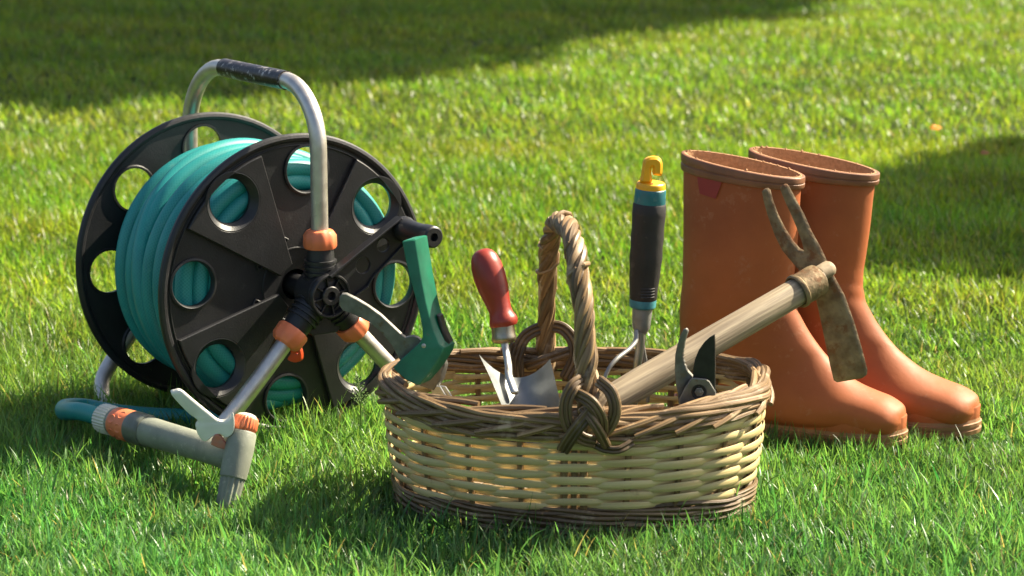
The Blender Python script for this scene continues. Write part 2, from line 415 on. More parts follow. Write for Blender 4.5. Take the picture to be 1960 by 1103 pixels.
# crank: spoked hub, perforated arm, turned grip
HC = .089
crank_dir = Vector((.102, .069)).normalized(); cperp = Vector((-crank_dir.y, crank_dir.x))
def CR(p): # local (along arm, across arm, outward)
    q = crank_dir*p.x+cperp*p.y; return R(q.x, q.y, HC+p.z)
mb = MB()
lathe(mb, R(0, 0, HC-.026), nrm, [(0, .020), (0, .027), (.020, .0285), (.0275, .0285), (.029, .0275), (.029, .0255), (.0275, .0248), (.016, .0245), (.016, .010)], 48)
lathe(mb, R(0, 0, HC-.012), nrm, [(0, .0125), (.014, .0125), (.0152, .0115), (.0152, .0062), (.014, .0056), (.002, .0052), (.002, 0)], 32)
for j in range(8):
    a = j*pi/4+.2
    plate(mb, [(.011*math.cos(a)-.0009*math.sin(a), .011*math.sin(a)+.0009*math.cos(a)), (.0255*math.cos(a)-.0009*math.sin(a), .0255*math.sin(a)+.0009*math.cos(a)),
               (.0255*math.cos(a)+.0009*math.sin(a), .0255*math.sin(a)-.0009*math.cos(a)), (.011*math.cos(a)+.0009*math.sin(a), .011*math.sin(a)-.0009*math.cos(a))], [], -.010, .0005, .0002, RX(HC))
AL = .133
o = [(.020, -.0235), (.048, -.026), (.062, -.0215), (.118, -.0175), (AL-.012, -.0165), (AL+.003, -.0165), (AL+.014, -.009), (AL+.0155, 0), (AL+.014, .009), (AL+.004, .0155), (.062, .0205), (.020, .0215)]
plate(mb, o, [circ(.060, .000, .0105, 24)[::-1], circ(.098, .0015, .0088, 24)[::-1]], -.006, -.001, .0008, CR)
# upstanding edges of the arm
plate(mb, [(.012, .0205), (.062, .0195), (AL+.004, .0145), (AL+.004, .0175), (.062, .0225), (.012, .0250)], [], -.008, .007, .0008, CR)
plate(mb, [(.024, -.0232), (.048, -.0262), (.048, -.0236), (.026, -.0206)], [], -.008, .005, .0006, CR)
plate(mb, [(.048, -.0262), (.062, -.0217), (AL-.005, -.0168), (AL-.005, -.0148), (.062, -.0195), (.048, -.0240)], [], -.008, .003, .0006, CR)
ck = mb.build('crank', 'black', reel)
mb = MB()
lathe(mb, CR(Vector((AL, 0, -.006))), nrm, [(0, .014), (.006, .0165), (.010, .0165), (.014, .0145), (.030, .0132), (.052, .0128), (.058, .0142), (.070, .0145), (.076, .0140), (.078, .012), (.078, .0056), (.068, .005), (.068, 0)], 32)
mb.build('crank_grip', 'black', ck)

# ================================================================== HOSE (wound coil + tail to the nozzle)
hose = thing('garden_hose', tuple(R(0, -C1.z, -.1)), 'teal garden hose coiled on the reel, its free end lying on the grass', 'garden hose')
HR = .0116
mb = MB()
def ring(rad0, s0, amp, ph, tilt, t=1.):
    pts = []
    for k in range(96):
        a = 2*pi*k/96
        r = rad0+amp*math.sin(2*a+ph)+amp*.6*math.sin(3*a+ph*2)
        s = s0+tilt*math.sin(a+ph*1.7)+.0012*math.sin(4*a+ph)
        pts.append(R(r*math.cos(a), r*math.sin(a), s))
    tube(mb, pts, HR, 14, closed=True, tint=t)
for layer, (r0, lo, hi) in enumerate(((.1080, -RW+.014, -.014), (.1310, -RW+.016, -.015), (.1535, -RW+.050, -.020))):
    n = int((hi-lo)/(.0240 if layer < 2 else .0262))+1
    for i in range(n):
        s = lo+(hi-lo)*i/(n-1)
        ring(r0+random.uniform(-.0015, .0015)*(1 if layer < 2 else 2.4), s, random.uniform(.0004, .0016), random.uniform(0, 6), (random.uniform(.0005, .003) if layer < 2 else random.uniform(.001, .0045)))
ring(.160, -.135, .0015, 2.2, .030); ring(.158, -.085, .0012, 4.6, .016)
mb.build('coil', 'hose', hose)
# tail
NZ_A = P(200, 801, 2.945); NZ_B = P(440, 872, 2.785)          # connector end and T junction
t0 = R(.02, -.1555, -.03)
p = [R(.10, -.118, -.03), R(.05, -.147, -.03), t0, R(-.05, -.158, -.02), R(-.10, -.168, -.01), G(400, 800, .02), G(300, 797, .018), G(220, 790, .02), G(165, 780, .025), G(127, 780, .034), G(124, 788, .043), P(142, 787, 2.985), P(168, 791, 2.965), NZ_A+(NZ_B-NZ_A)*.12]
mb = MB(); tube(mb, smooth(p, 10), HR, 16); mb.build('tail', 'hose', hose)

# ================================================================== WATERING LANCE / NOZZLE
nz = thing('hose_nozzle', tuple(G(440, 965, 0)), 'grey T shaped hose nozzle with white lever stuck upright in the grass', 'hose nozzle')
ax = (NZ_B-NZ_A); LN = ax.length; ax.normalize()
def px2m(p): return p*2.9/FPX
mb = MB()
lathe(mb, NZ_A-ax*.004, ax, [(0, .009), (0, .0172), (.003, .0185), (.020, .0185), (.023, .017), (.023, .008)], 96, flute=.03, fn=28)
mb.build('hose_collar', 'cream', nz)
mb = MB(); lathe(mb, NZ_A+ax*.0185, ax, [(0, .010), (0, .0168), (.006, .0168), (.006, .01)], 40); mb.build('seal_ring', 'grey_plastic', nz)
mb = MB()
c0 = NZ_A+ax*.024
lathe(mb, c0, ax, [(0, .010), (0, .0178), (.003, .0192), (.016, .0196), (.032, .0200), (.036, .019), (.036, .010)], 48)
for (s, a) in ((.012, 1), (.012, 2.1), (.026, 1.5), (.026, .4), (.012, 3.2), (.026, 2.6), (.012, -.1), (.026, -.7)):
    pass
oc = mb.build('quick_connector', 'orange_plastic', nz)
mb = MB()
xa = up.cross(ax).normalized(); ya = ax.cross(xa)
for (s, a) in ((.011, 205), (.011, 150), (.025, 178), (.025, 232), (.011, 260), (.025, 125)):
    d = xa*math.cos(rad(a))+ya*math.sin(rad(a))
    lathe(mb, c0+ax*s+d*.0186, d, [(0, .0060), (.0008, .0060), (.0012, .0054), (.0009, .0046), (.0009, 0)], 20)
mb.build('finger_dimples', 'orange_plastic', oc)
mb = MB()
b0 = NZ_A+ax*.0585
lathe(mb, b0, ax, [(0, .010), (0, .0186), (.003, .0197), (.022, .0195), (.026, .0186), (.060, .0180), (LN-.060, .0170), (LN-.052, .0160)], 40)
T0 = P(466, 826, 2.775); T1 = P(448, 905, 2.755); T2 = P(434, 1000, 2.735)
dt = (T1-T0).normalized(); l1 = (T1-T0).length; l2 = (T2-T0).length
lathe(mb, T0, dt, [(0, 0), (0, .0150), (.002, .0162), (.020, .0175), (l1, .0166), (l1+.006, .0160), (l1+.008, .0140)], 40)
# gusset where handle meets the stem
traced(mb, smooth2([(395, 852), (430, 838), (448, 832), (452, 900), (435, 905), (400, 884)], 3), lambda x, y: 2.775+(440-x)*.0004, (0, .016, 0), bev=.003)
bd = mb.build('body', 'grey_plastic', nz)
mb = MB(); lathe(mb, b0-ax*.001, ax, [(0, .010), (0, .0196), (.002, .0206), (.016, .0206), (.018, .0202), (.020, .0206), (.026, .0204), (.028, .0194), (.028, .012)], 40); mb.build('sleeve', mat('dark_grey_sleeve', (.15, .16, .125), (.10, .105, .085), rough=.35, scale=60), bd)
mb = MB(); [lathe(mb, b0+ax*(.040+.0055*i_), ax, [(0, .0178), (.0006, .01885), (.0024, .01885), (.003, .0178)], 40) for i_ in range(0)]
tube(mb, [b0+ax*q_-ya*.0178*(1-.11*(q_-.03)/(LN-.11)) for q_ in np.linspace(.030, LN-.065, 8)], .0011, 6); mb.build('mould_seam', 'grey_plastic', bd)
mb = MB(); lathe(mb, T0+dt*(l1+.006), dt, [(0, .010), (0, .0142), (.03, .0125), (l2-l1, .0105), (l2-l1, 0)], 72, flute=.06, fn=14)
mb.build('ribbed_spout', 'grey_plastic', nz)
mb = MB(); lathe(mb, T0-dt*.019, dt, [(0, .011), (.0015, .0135), (.004, .0148), (.015, .0152), (.018, .0138), (.020, .0115)], 96, flute=.035, fn=22)
cap = mb.build('regulator_cap', 'orange_plastic', nz)
mb = MB(); lathe(mb, T0-dt*.0225, dt, [(0, 0), (.0005, .006), (.002, .0105), (.0045, .0125), (.006, .0125)], 32); mb.build('cap_lid', 'cream', cap)
z4 = Z(90, 560, 2.565)
mb = MB()
traced(mb, smooth2(z4((612, 505), (630, 488), (662, 488), (720, 535), (800, 600), (850, 636), (895, 628), (915, 600), (922, 640), (915, 690), (880, 715), (850, 698), (820, 706), (775, 735), (742, 700), (732, 660), (742, 632), (690, 590)), 4), lambda x, y: 2.760-(440-x)*-.0002, (-.002, .0075, .002), bev=.0012)
mb.build('lever', 'pale', nz)
mb = MB(); traced(mb, smooth2(z4((822, 700), (850, 706), (886, 762), (875, 772), (805, 748)), 2), lambda x, y: 2.763, (0, .008, 0), bev=.001)
mb.build('lever_stop', mat('worn_orange_plastic', (.50, .16, .09), (.4, .2, .14), rough=.6, scale=90), nz)

# ================================================================== BASKET
BX, BY = .0735, 2.755
basket = thing('wicker_basket', (BX, BY, 0), 'oval wicker basket with tall twisted handle standing on the lawn full of garden tools', 'basket')
BZ = .012
def oval(phi, a, b, n=2.25):
    c, s_ = math.cos(phi), math.sin(phi)
    return a*math.copysign(abs(c)**(2/n), c), b*math.copysign(abs(s_)**(2/n), s_)
byaw = rad(-1.5)
def BP(phi, z, dr=0.):
    """point of the basket wall"""
    t = (z-BZ)/.14; bulge = .006*math.sin(pi*min(max(t, 0), 1))
    a = .2025+.0165*t+bulge+dr; b = .145+.009*t+bulge+dr
    x, y = oval(phi, a, b)
    return Vector((BX+x*math.cos(byaw)-y*math.sin(byaw), BY+x*math.sin(byaw)+y*math.cos(byaw), z))
# equal arc-length parametrisation
NS = 20
ph = np.linspace(0, 2*pi, 721); pp = [BP(a, .08) for a in ph]
cum = np.concatenate([[0], np.cumsum([(pp[i+1]-pp[i]).length for i in range(720)])]); PER = cum[-1]
def PH(u): return float(np.interp((u % 1)*PER, cum, ph))
NP = NS*10
def rimz(u):  # the rim rises a little at both ends
    a = PH(u); return .004*math.cos(2*a)
mb = MB()
rows = 14; z0, z1 = .045, .134
for r in range(rows):
    zc = z0+(z1-z0)*r/(rows-1)
    ph0 = random.random(); cuts = sorted(random.random() for _ in range(4))
    jz = [random.uniform(-.0014, .0014) for _ in range(NS)]
    tint = random.uniform(.86, 1.12)
    pts = []; 
    for k in range(NP):
        u = k/NP; q = u*NS
        wv = math.cos(pi*q+pi*r)
        wv = math.copysign(abs(wv)**.75, wv)
        j = jz[int(q) % NS]*(1-(q % 1))+jz[(int(q)+1) % NS]*(q % 1)
        pts.append(BP(PH(u), zc+j+.0012*wv+rimz(u)*(r/rows), .0040*wv))
    # split each round into two canes of differing colour and thickness
    a = int(ph0*NP); half = NP//2+random.randint(-12, 12)
    seq = pts[a:]+pts[:a]
    for (i0, i1) in ((0, half), (half-6, NP+5)):
        seg = [seq[k % NP].copy() for k in range(i0, i1)]
        h = random.uniform(.0041, .0050)
        tube(mb, seg, [h*(.80+.20*math.cos(pi*((a+k_) / NP*NS)+pi*r)) for k_ in range(i0, i1)], 8, up=up, sx=.30, sy=1.0, tint=tint*random.uniform(.9, 1.1))
mb.build('woven_wall', 'weave', basket, 50)
mb = MB()
for s_ in range(NS):
    for dd in ((0,) if s_ not in (5, 15) else (-.011, .0, .011)):
        u = (s_/NS + dd/PER*1.0)
        pts = [BP(PH(u), z, 0) for z in np.linspace(.004, .145, 8)]
        tube(mb, pts, random.uniform(.0031, .0038), 8, tint=random.uniform(.8, 1.2), sx=1.2, sy=.8)
mb.build('stakes', 'stake', basket)
# foot band: rows of dark twisted canes
mb = MB()
def rope(mb, path, R0x, R0y, rs, n, turns, ns=8, up=None, closed=True, jit=.0006, flat=1., taper=None, tl=(.75, 1.25)):
    fr = frames(path, closed, up); N = len(path)
    for k in range(n):
        pts = []; tw = random.uniform(-.3, .3); p1, p2 = random.uniform(0, 6), random.uniform(0, 6)
        for i, p in enumerate(path):
            a = 2*pi*(k/n+turns*i/N)+(tw if not closed else 0)
            x, y, t = fr[i]
            m = 1 if taper is None else float(np.interp(i/(N-1), np.linspace(0, 1, len(taper)), taper))
            j = jit*math.sin(i*.25+p1)+jit*.7*math.sin(i*.61+p2)
            pts.append(p+x*(math.cos(a)*(R0x*m+j))+y*(math.sin(a)*(R0y*m+j)))
        r = rs*random.uniform(.75, 1.2)
        tube(mb, pts, r, ns, closed=closed, tint=random.uniform(*tl), sx=1, sy=flat, up=up)
for zc, dr in ((-.001, .004), (.006, .005), (.013, .0055), (.0205, .004), (.028, .0025), (.034, .0015), (.0395, .001)):
    rope(mb, [BP(PH(k/160), zc+.001*math.sin(k*.3+zc*900), dr) for k in range(160)], .0042, .0030, .0031, 3, 5, 6, up=up, tl=(.5, .95))
mb.build('foot_band', 'wicker', basket)
mb = MB()
def rimpath(dz, dr, N=200): return [BP(PH(k/N), .143+dz+rimz(k/N)*1.6+.0018*math.sin(k/N*37), dr+.0015*math.sin(k/N*29)) for k in range(N)]
rope(mb, rimpath(.006, .001), .0066, .0086, .0036, 8, 2, 8, up=up, jit=.0012)
rope(mb, rimpath(-.006, .003), .0050, .0060, .0032, 4, 2, 8, up=up, jit=.0012)
# loose overlapping end canes
for k in range(26):
    u0 = k/26+random.uniform(-.01, .01); ln = random.uniform(.09, .15)
    pts = []
    for i in range(14):
        t = i/13; u = u0+ln*t
        pts.append(BP(PH(u), .1345+.026*math.sin(pi*t*.55)+rimz(u), .0118*math.cos(pi*t*1.1)+.001))
    tube(mb, pts, [.0030, .0042, .0042, .0036], 8, tint=random.uniform(.7, 1.5), up=up)
rim = mb.build('rim', 'wicker', basket)
# floor
mb = MB()
V = []; 
fl = [BP(PH(k/80), .012, -.004) for k in range(80)]
mb.add(fl, [list(range(80))])
for q in (.2, .35, .5, .65, .8, .92):
    pts = []
    for k in range(120):
        p = BP(PH(k/120), .014, -.004); c = Vector((BX, BY, .014)); pts.append(c+(p-c)*q+Vector((0, 0, .0015*math.cos(k*.8))))
    tube(mb, pts, .004, 6, closed=True, tint=random.uniform(.8, 1.1))
mb.build('floor', 'wicker', basket)
# handle: arch across the short axis
uF = 15/NS; uB = 5/NS
HF = BP(PH(uF), .10, .004); HB = BP(PH(uB), .10, .004)
F0 = P(1131, 815, BY-.155); B0 = P(1047, 700, BY+.155)
arch = [P(1134, 845, BY-.160), P(1130, 790, BY-.158), P(1122, 700, BY-.150), P(1117, 610, BY-.140), P(1108, 530, BY-.120), P(1099, 470, BY-.09), P(1085, 434, BY-.045), P(1069, 425, BY+.005),
        P(1055, 444, BY+.055), P(1049, 490, BY+.095), P(1046, 560, BY+.125), P(1044, 640, BY+.145), P(1046, 715, BY+.152)]
path = smooth(arch, 10)
mb = MB()
tube(mb, path, [.008]*3, 10, tint=.5)
rope(mb, path, .0082, .0082, .0056, 6, 5.0, 9, closed=False, jit=.0010, flat=.85, taper=[1.1, 1.15, 1., .92, .9, .9, .9, .85, .82, .82, .8, .85, .9], tl=(.55, 1.45))
for k in range(4):
    i0 = 8+k*26+random.randint(-3, 3); fr = frames(path); a0 = random.uniform(0, 6); pts = []
    for i in range(i0, min(i0+15, len(path))):
        x, y, t = fr[i]; a = a0+(i-i0)*.75; pts.append(path[i]+x*(math.cos(a)*.0124)+y*(math.sin(a)*.0124))
    tube(mb, pts, [.0012, .0030, .0030, .0012], 8, tint=random.uniform(.7, 1.7))
mb.build('handle', 'wicker', basket)
# bindings that tie the handle to the rim
def band(mb, pts, n=3, sp_=.0052, r=.0030, tl=(.7, 1.2), nrm_=Vector((0, -1, 0))):
    path = smooth(pts, 8); fr = frames(path)
    for k in range(n):
        q = []
        for i, p in enumerate(path):
            t = fr[i][2]; s_ = t.cross(nrm_).normalized()
            q.append(p+s_*((k-(n-1)/2)*sp_)+nrm_*random.uniform(0, .0003))
        tube(mb, q, r*random.uniform(.9, 1.1), 8, tint=random.uniform(*tl), roundcap=True)
mb = MB()
yf = BY-.178
def q(px, py, d=0.): return P(px, py, yf+d)
band(mb, [q(1112, 728, .012), q(1096, 742, .000), q(1083, 774, -.004), q(1088, 813, -.004), q(1112, 838, -.002), q(1138, 846, .004)], 3, .0048, .0028, (.5, .95))
band(mb, [q(1146, 730, .010), q(1168, 750, .000), q(1177, 783, -.003), q(1168, 813, -.002), q(1150, 833, .003)], 3, .0046, .0027, (.5, 1.1))
band(mb, [q(1098, 752, .006), q(1130, 770, -.009), q(1150, 800, -.009), q(1152, 826, -.002)], 3, .0046, .0027, (.6, 1.0))
band(mb, [q(1158, 752, .012), q(1136, 782, -.004), q(1109, 815, -.010), q(1090, 842, -.006), q(1078, 862, .000)], 3, .0046, .0029, (.35, .7))
band(mb, [q(1117, 783, -.003), q(1134, 806, -.012), q(1149, 830, -.010), q(1161, 853, -.002)], 2, .0050, .0032, (.4, .7))
band(mb, [q(1140, 852, .006), q(1160, 860, .002), q(1184, 861, .002), q(1209, 848, .010)], 2, .0046, .0028, (.35, .7))
mb.build('front_binding', 'wicker', basket)
mb = MB()
yb = BY+.150; fb = Vector((0, -1, 0))
def qb(px, py, d=0.): return P(px, py, yb+d)
band(mb, [qb(992, 722, -.022), qb(990, 680, -.020), qb(1005, 645, -.018), qb(1040, 627, -.012), qb(1075, 628, -.012), qb(1098, 655, -.018), qb(1098, 690, -.02), qb(1083, 722, -.022)], 3, .005, .0028, (.55, 1.0))
band(mb, [qb(1010, 700, -.012), qb(1040, 690, -.022), qb(1075, 678, -.022), qb(1105, 668, -.012)], 2, .006, .0042, (.5, .8))
band(mb, [qb(985, 720, -.022), qb(983, 690, -.022), qb(992, 662, -.020)], 4, .0052, .0028, (.25, .5))
mb.build('rear_binding', 'wicker', basket)

# ================================================================== TROWEL
tr = thing('trowel', tuple(P(1040, 860, 2.70)), 'hand trowel with red wooden handle, its shiny blade down in the basket', 'trowel')
p0 = P(921, 477, 2.765); p1 = P(966, 622, 2.745); d = (p1-p0); L = d.length; d.normalize()
k = L/.0935
mb = MB(); lathe(mb, p0, d, [(-.000, 0), (.001, .006), (.004, .0105), (.010, .0140), (.020, .0162), (.034, .0170), (.048, .0160), (.062, .0138), (.074, .0123), (.080, .0130), (.085, .0152), (.089, .0158), (.093, .0150), (.0955, .013), (.0955, 0)], 32) if False else lathe(mb, p0, d, [(-.000, 0), (.001, .0068), (.004, .0118), (.010, .0156), (.020, .0182), (.034, .0190), (.048, .0178), (.062, .0152), (.074, .0134), (.080, .0142), (.085, .0165), (.089, .0172), (.093, .0160), (.0955, .0138), (.0955, 0)], 32)
th = mb.build('grip', 'red_wood', tr)
mb = MB(); hd = (P(932, 500, 2.70)-P(932, 500, 2.765)).normalized()
e = P(932, 500, 2.752); lathe(mb, e-hd*.003, hd, [(0, 0), (0, .0034), (.006, .0034)], 16); mb.build('hanging_hole', mat('dark_hole', (.01, .006, .005), rough=.9), th)
mb = MB(); f0 = P(961, 612, 2.745); d2 = (P(966, 657, 2.74)-f0).normalized()
lathe(mb, f0, d2, [(0, .0125), (.001, .0136), (.012, .0136), (.018, .0138), (.021, .0145), (.0245, .0140), (.0265, .0122), (.0275, .0085), (.0275, 0)], 32); mb.build('ferrule', mat('brass_ferrule', (.42, .38, .30), (.30, .25, .18), rough=.25, metal=1, scale=60, rough2=.45), tr)
mb = MB()
tube(mb, smooth([P(964, 645, 2.742), P(968, 668, 2.738), P(973, 700, 2.722), P(975, 722, 2.702), P(985, 750, 2.690)], 6), [.0046, .0042, .0040, .0042, .0046], 12, sx=1.25, sy=.8, roundcap=True)
mb.build('tang', 'steel', tr)
mb = MB()
def crv(a, b, c, t): return a*((1-t)**2)+b*(2*t*(1-t))+c*(t*t)
rowsT = [(P(917, 679, 2.690), P(990, 762, 2.745), P(1053, 687, 2.700)), (P(938, 722, 2.678), P(1003, 790, 2.728), P(1063, 730, 2.688)),
         (P(960, 775, 2.668), P(1016, 815, 2.715), P(1073, 772, 2.678)), (P(990, 830, 2.664), P(1035, 850, 2.70), P(1075, 828, 2.672)), (P(1035, 880, 2.668), P(1048, 885, 2.68), P(1060, 880, 2.672))]
V = []; F = []; nn = 16
lv = []
for i in range(len(rowsT)-1):
    for k in range(6 if i < len(rowsT)-2 else 7):
        t = k/6; lv.append([rowsT[i][j]*(1-t)+rowsT[i+1][j]*t for j in range(3)])
for a, b, c in lv:
    for k in range(nn+1): V.append(crv(a, b, c, k/nn))
nv = len(V)
back = Vector((0, .0016, -.0004)); V += [v+back for v in V]
W_ = nn+1
for i in range(len(lv)-1):
    for k in range(nn):
        a = i*W_+k; F.append([a, a+1, a+W_+1, a+W_]); F.append([nv+a, nv+a+W_, nv+a+W_+1, nv+a+1])
    for k in (0, nn):
        a = i*W_+k; F.append([a, a+W_, nv+a+W_, nv+a])
for k in range(nn):
    F.append([k, nv+k, nv+k+1, k+1]); a = (len(lv)-1)*W_+k; F.append([a, a+1, nv+a+1, nv+a])
mb.add(V, F); mb.build('blade', 'blade_steel', tr)

# ================================================================== CULTIVATOR with yellow hook
cu = thing('hand_cultivator', tuple(P(1220, 780, 2.84)), 'upright hand cultivator with black grip, teal bands and yellow hook on top', 'cultivator')
c0 = P(1246, 352, 2.84); c1 = P(1229, 600, 2.845); d = c1-c0; L = d.length; d.normalize(); u_ = L/248   # metres per photo pixel along the tool
mb = MB()
pr = [(8, 0), (8, 26.5), (10, 28.5), (13, 29), (36, 29.5), (39, 28.5)]
lathe(mb, c0, d, [(a*u_, b*u_) for a, b in pr], 32); mb.build('teal_band', 'teal_band', cu)
mb = MB(); pr = [(36, 22), (36, 29.5), (39, 31), (60, 31.5), (85, 30), (100, 31), (120, 30), (140, 31), (160, 29), (180, 28.5), (200, 26.5), (217, 26), (220, 25), (220, 10)]
lathe(mb, c0, d, [(a*u_, b*u_) for a, b in pr], 32)
xs = up.cross(d).normalized(); ys = d.cross(xs)
for i in range(4):
    s_ = (196+i*5.5)*u_; pts = []
    for a in np.linspace(60, 120, 9): pts.append(c0+d*s_-ys*0+(Vector((math.sin(rad(a-75)), -math.cos(rad(a-75)), 0)))*(26.3*u_))
    tube(mb, pts, .0011, 6)
mb.build('grip', 'rubber', cu)
mb = MB(); pr = [(218, 20), (218, 24), (222, 25.5), (234, 25), (237, 22), (237, 5)]
lathe(mb, c0, d, [(a*u_, b*u_) for a, b in pr], 32); mb.build('lower_teal_band', mat('pale_teal_plastic', (.07, .27, .29), (.03, .15, .17), rough=.4, scale=80), cu)
mb = MB(); pr = [(235, 10), (235, 18), (240, 19), (268, 17.5), (276, 16.5), (284, 12), (292, 9), (296, 0)]
lathe(mb, c0, d, [(a*u_, b*u_) for a, b in pr], 28); mb.build('ferrule', 'ferrule', cu)
mb = MB(); pr = [(-3, 0), (-3, 24), (-1, 26.5), (3, 27.5), (9, 27.5), (10, 26)]
lathe(mb, c0, d, [(a*u_, b*u_) for a, b in pr], 32)
z1_ = Z(1180, 280, 5.0125)
hk = z1_((228, 352), (240, 290), (250, 220), (262, 150), (285, 125), (330, 108), (385, 108), (420, 125), (440, 155), (444, 200), (438, 280), (410, 286), (352, 276), (350, 240), (348, 205), (340, 215), (336, 270), (338, 352))
traced(mb, smooth2(hk, 3), lambda x, y: 2.829, (.0, .014, 0), bev=.0028)
mb.build('hook_cap', 'yellow', cu)
tdefs = [[P(1226, 632, 2.843), P(1225, 665, 2.843), P(1220, 700, 2.843), P(1213, 780, 2.85)], [P(1218, 632, 2.838), P(1217, 652, 2.832), P(1205, 668, 2.82), P(1180, 688, 2.80), P(1162, 712, 2.79), P(1150, 750, 2.785)],
         [P(1230, 632, 2.848), P(1229, 655, 2.86), P(1232, 675, 2.875), P(1240, 720, 2.88), P(1240, 770, 2.88)]]
for i, tp in enumerate(tdefs):
    mb = MB(); tube(mb, smooth(tp, 8), [.0058, .0056, .0052, .0046] if i == 0 else [.003, .003, .0027, .0022], 12); mb.build('tine', 'steel' if i == 0 else 'ferrule', cu)

# ================================================================== MATTOCK HOE
mk = thing('hand_mattock', tuple(P(1170, 760, 2.66)), 'rusty two pronged mattock hoe with thick wooden handle leaning out of the basket', 'mattock')
h0 = P(1163, 770, 2.672); h1 = P(1594, 519, 2.842); hd = (h1-h0); HL = hd.length; hd.normalize()
mb = MB()
prof = [(0, 0), (0, .014), (.003, .0172), (.05, .0180), (.12, .0176), (.20, .0170), (HL-.03, .0165), (HL-.02, .0140)]
lathe(mb, h0, hd, prof, 40)
mb.build('shaft', 'ash', mk)
mb = MB(); lathe(mb, h0+hd*(HL-.022)+up*.006, hd, [(0, .0112), (.012, .0116), (.017, .0108), (.0195, .0088), (.020, 0)], 28, sx=1., sy=.85); mb.build('shaft_end', 'ash_end', mk)
mb = MB()
HLh = HL-.058
lathe(mb, h0+hd*HLh, hd, [(0, .0178), (-.001, .0198), (.001, .0210), (.0045, .0210), (.006, .0196), (.030, .0200), (.034, .0195), (.036, .0155)], 40)
z4b = Z(1420, 340, 2.626)
Yh = lambda x, y: 2.832 + (1600-x)*.00035
# traced head: two prongs, neck and blade, thickness along the shaft
fork = z4b((97, 75), (103, 64), (115, 61), (127, 70), (140, 120), (165, 190), (200, 260), (240, 325), (275, 365), (300, 378), (308, 372), (296, 320), (270, 250), (240, 180), (212, 120), (190, 65), (190, 50), (200, 40), (212, 42), (222, 55), (265, 135), (300, 200), (335, 280), (380, 360), (410, 425), (440, 490), (470, 545), (500, 600), (550, 740), (585, 860), (615, 975), (612, 1000), (598, 1012), (475, 1032), (458, 1022), (440, 950), (415, 830), (390, 710), (370, 620), (330, 580), (300, 520), (285, 470), (250, 430), (200, 370), (160, 290), (125, 190), (108, 130))
traced(mb, fork, Yh, hd*.0065, bev=.0012)
mb.build('head', 'rust', mk, 40)

# ================================================================== SECATEURS
se = thing('secateurs', tuple(P(1330, 800, 2.68)), 'open secateurs with dark steel blade pointing up beside the thick wooden shaft', 'secateurs')
z2 = Z(1140, 480, 3.446)
mb = MB()
anv = z2((592, 515), (602, 520), (608, 535), (596, 570), (585, 605), (582, 640), (576, 655), (579, 668), (574, 678), (579, 690), (574, 700), (580, 712), (578, 724), (586, 736), (584, 750), (594, 762), (596, 778), (612, 800), (640, 830), (660, 870), (650, 1010), (560, 1080), (545, 1000), (538, 930), (528, 880), (520, 790), (523, 690), (540, 610), (562, 550), (578, 520))
traced(mb, anv, lambda x, y: 2.655, (.002, .0045, 0), bev=.0008); mb.build('anvil_hook', 'dark_metal', se)
mb = MB()
bl = z2((784, 553), (788, 620), (789, 750), (787, 900), (800, 1000), (700, 1040), (650, 960), (640, 860), (642, 780), (655, 715), (680, 655), (715, 605), (750, 573))
traced(mb, bl, lambda x, y: 2.651, (.001, .0035, 0), bev=.0006); mb.build('cutting_blade', mat('blackened_steel', (.045, .043, .040), (.025, .024, .022), rough=.33, metal=.6, scale=50, rough2=.5), se)
mb = MB()
pl = z2((550, 985), (590, 905), (628, 848), (645, 840), (730, 848), (752, 862), (795, 935), (790, 1000), (700, 1060), (560, 1060))
traced(mb, pl, lambda x, y: 2.646, (.0, .0035, 0), bev=.0009); mb.build('pivot_plate', 'dark_metal', se)
mb = MB(); c = P(1338, 750, 2.646); lathe(mb, c, Vector((0, -1, .1)), [(0, .0088), (.0006, .0088), (.0012, .0080), (.0006, .0062), (.0006, 0)], 28)
bo = mb.build('washer', mat('dark_steel_washer', (.03, .03, .03), rough=.4, metal=.6), se)
mb = MB(); lathe(mb, c+Vector((0, -.0004, 0)), Vector((0, -1, .1)), [(0, .0052), (.0028, .0052), (.0032, .0046), (.0032, 0)], 6); lathe(mb, c, Vector((0, -1, .1)), [(0, .0022), (.0045, .0022), (.005, .0016), (.005, 0)], 16)
mb.build('bolt', 'dark_metal', bo)
for i, (dx) in enumerate((-20, 20)):
    mb = MB(); tube(mb, smooth([P(1330+dx*.4, 765, 2.653), P(1325+dx, 800, 2.662), P(1322+dx*1.4, 860, 2.68), P(1322+dx*1.3, 920, 2.70)], 6), [.006, .008, .008, .006], 10, sx=1, sy=.6, roundcap=True)
    mb.build('grip', 'teal_band', se)

# ================================================================== GREEN SHEARS
sh = thing('hand_shears', tuple(P(800, 830, 2.74)), 'green enamelled steel hand shears with long lever leaning over the left basket rim', 'shears')
z5 = Z(620, 440, 3.0646)
mb = MB()
Yg = lambda x, y: 2.715+(y-600)*-.00008
body = z5((456, 74), (462, 66), (520, 57), (536, 60), (548, 140), (572, 290), (602, 440), (640, 590), (672, 668), (700, 694), (692, 730), (640, 812), (610, 852), (556, 912), (540, 912), (478, 882), (408, 822), (406, 806), (440, 770), (500, 716), (560, 662), (576, 630), (574, 580), (556, 486), (520, 350), (482, 205))
traced(mb, body, Yg, (.0135, .022, .001), bev=.0014)
gb = mb.build('handle_body', 'green_paint', sh, 30)
mb = MB()
traced(mb, z5((592, 850), (615, 836), (690, 765), (700, 800), (680, 880), (640, 945), (560, 915)), lambda x, y: 2.728, (.006, .012, 0), bev=.001)
mb.build('lower_guard', 'dark_metal', sh)
mb = MB()
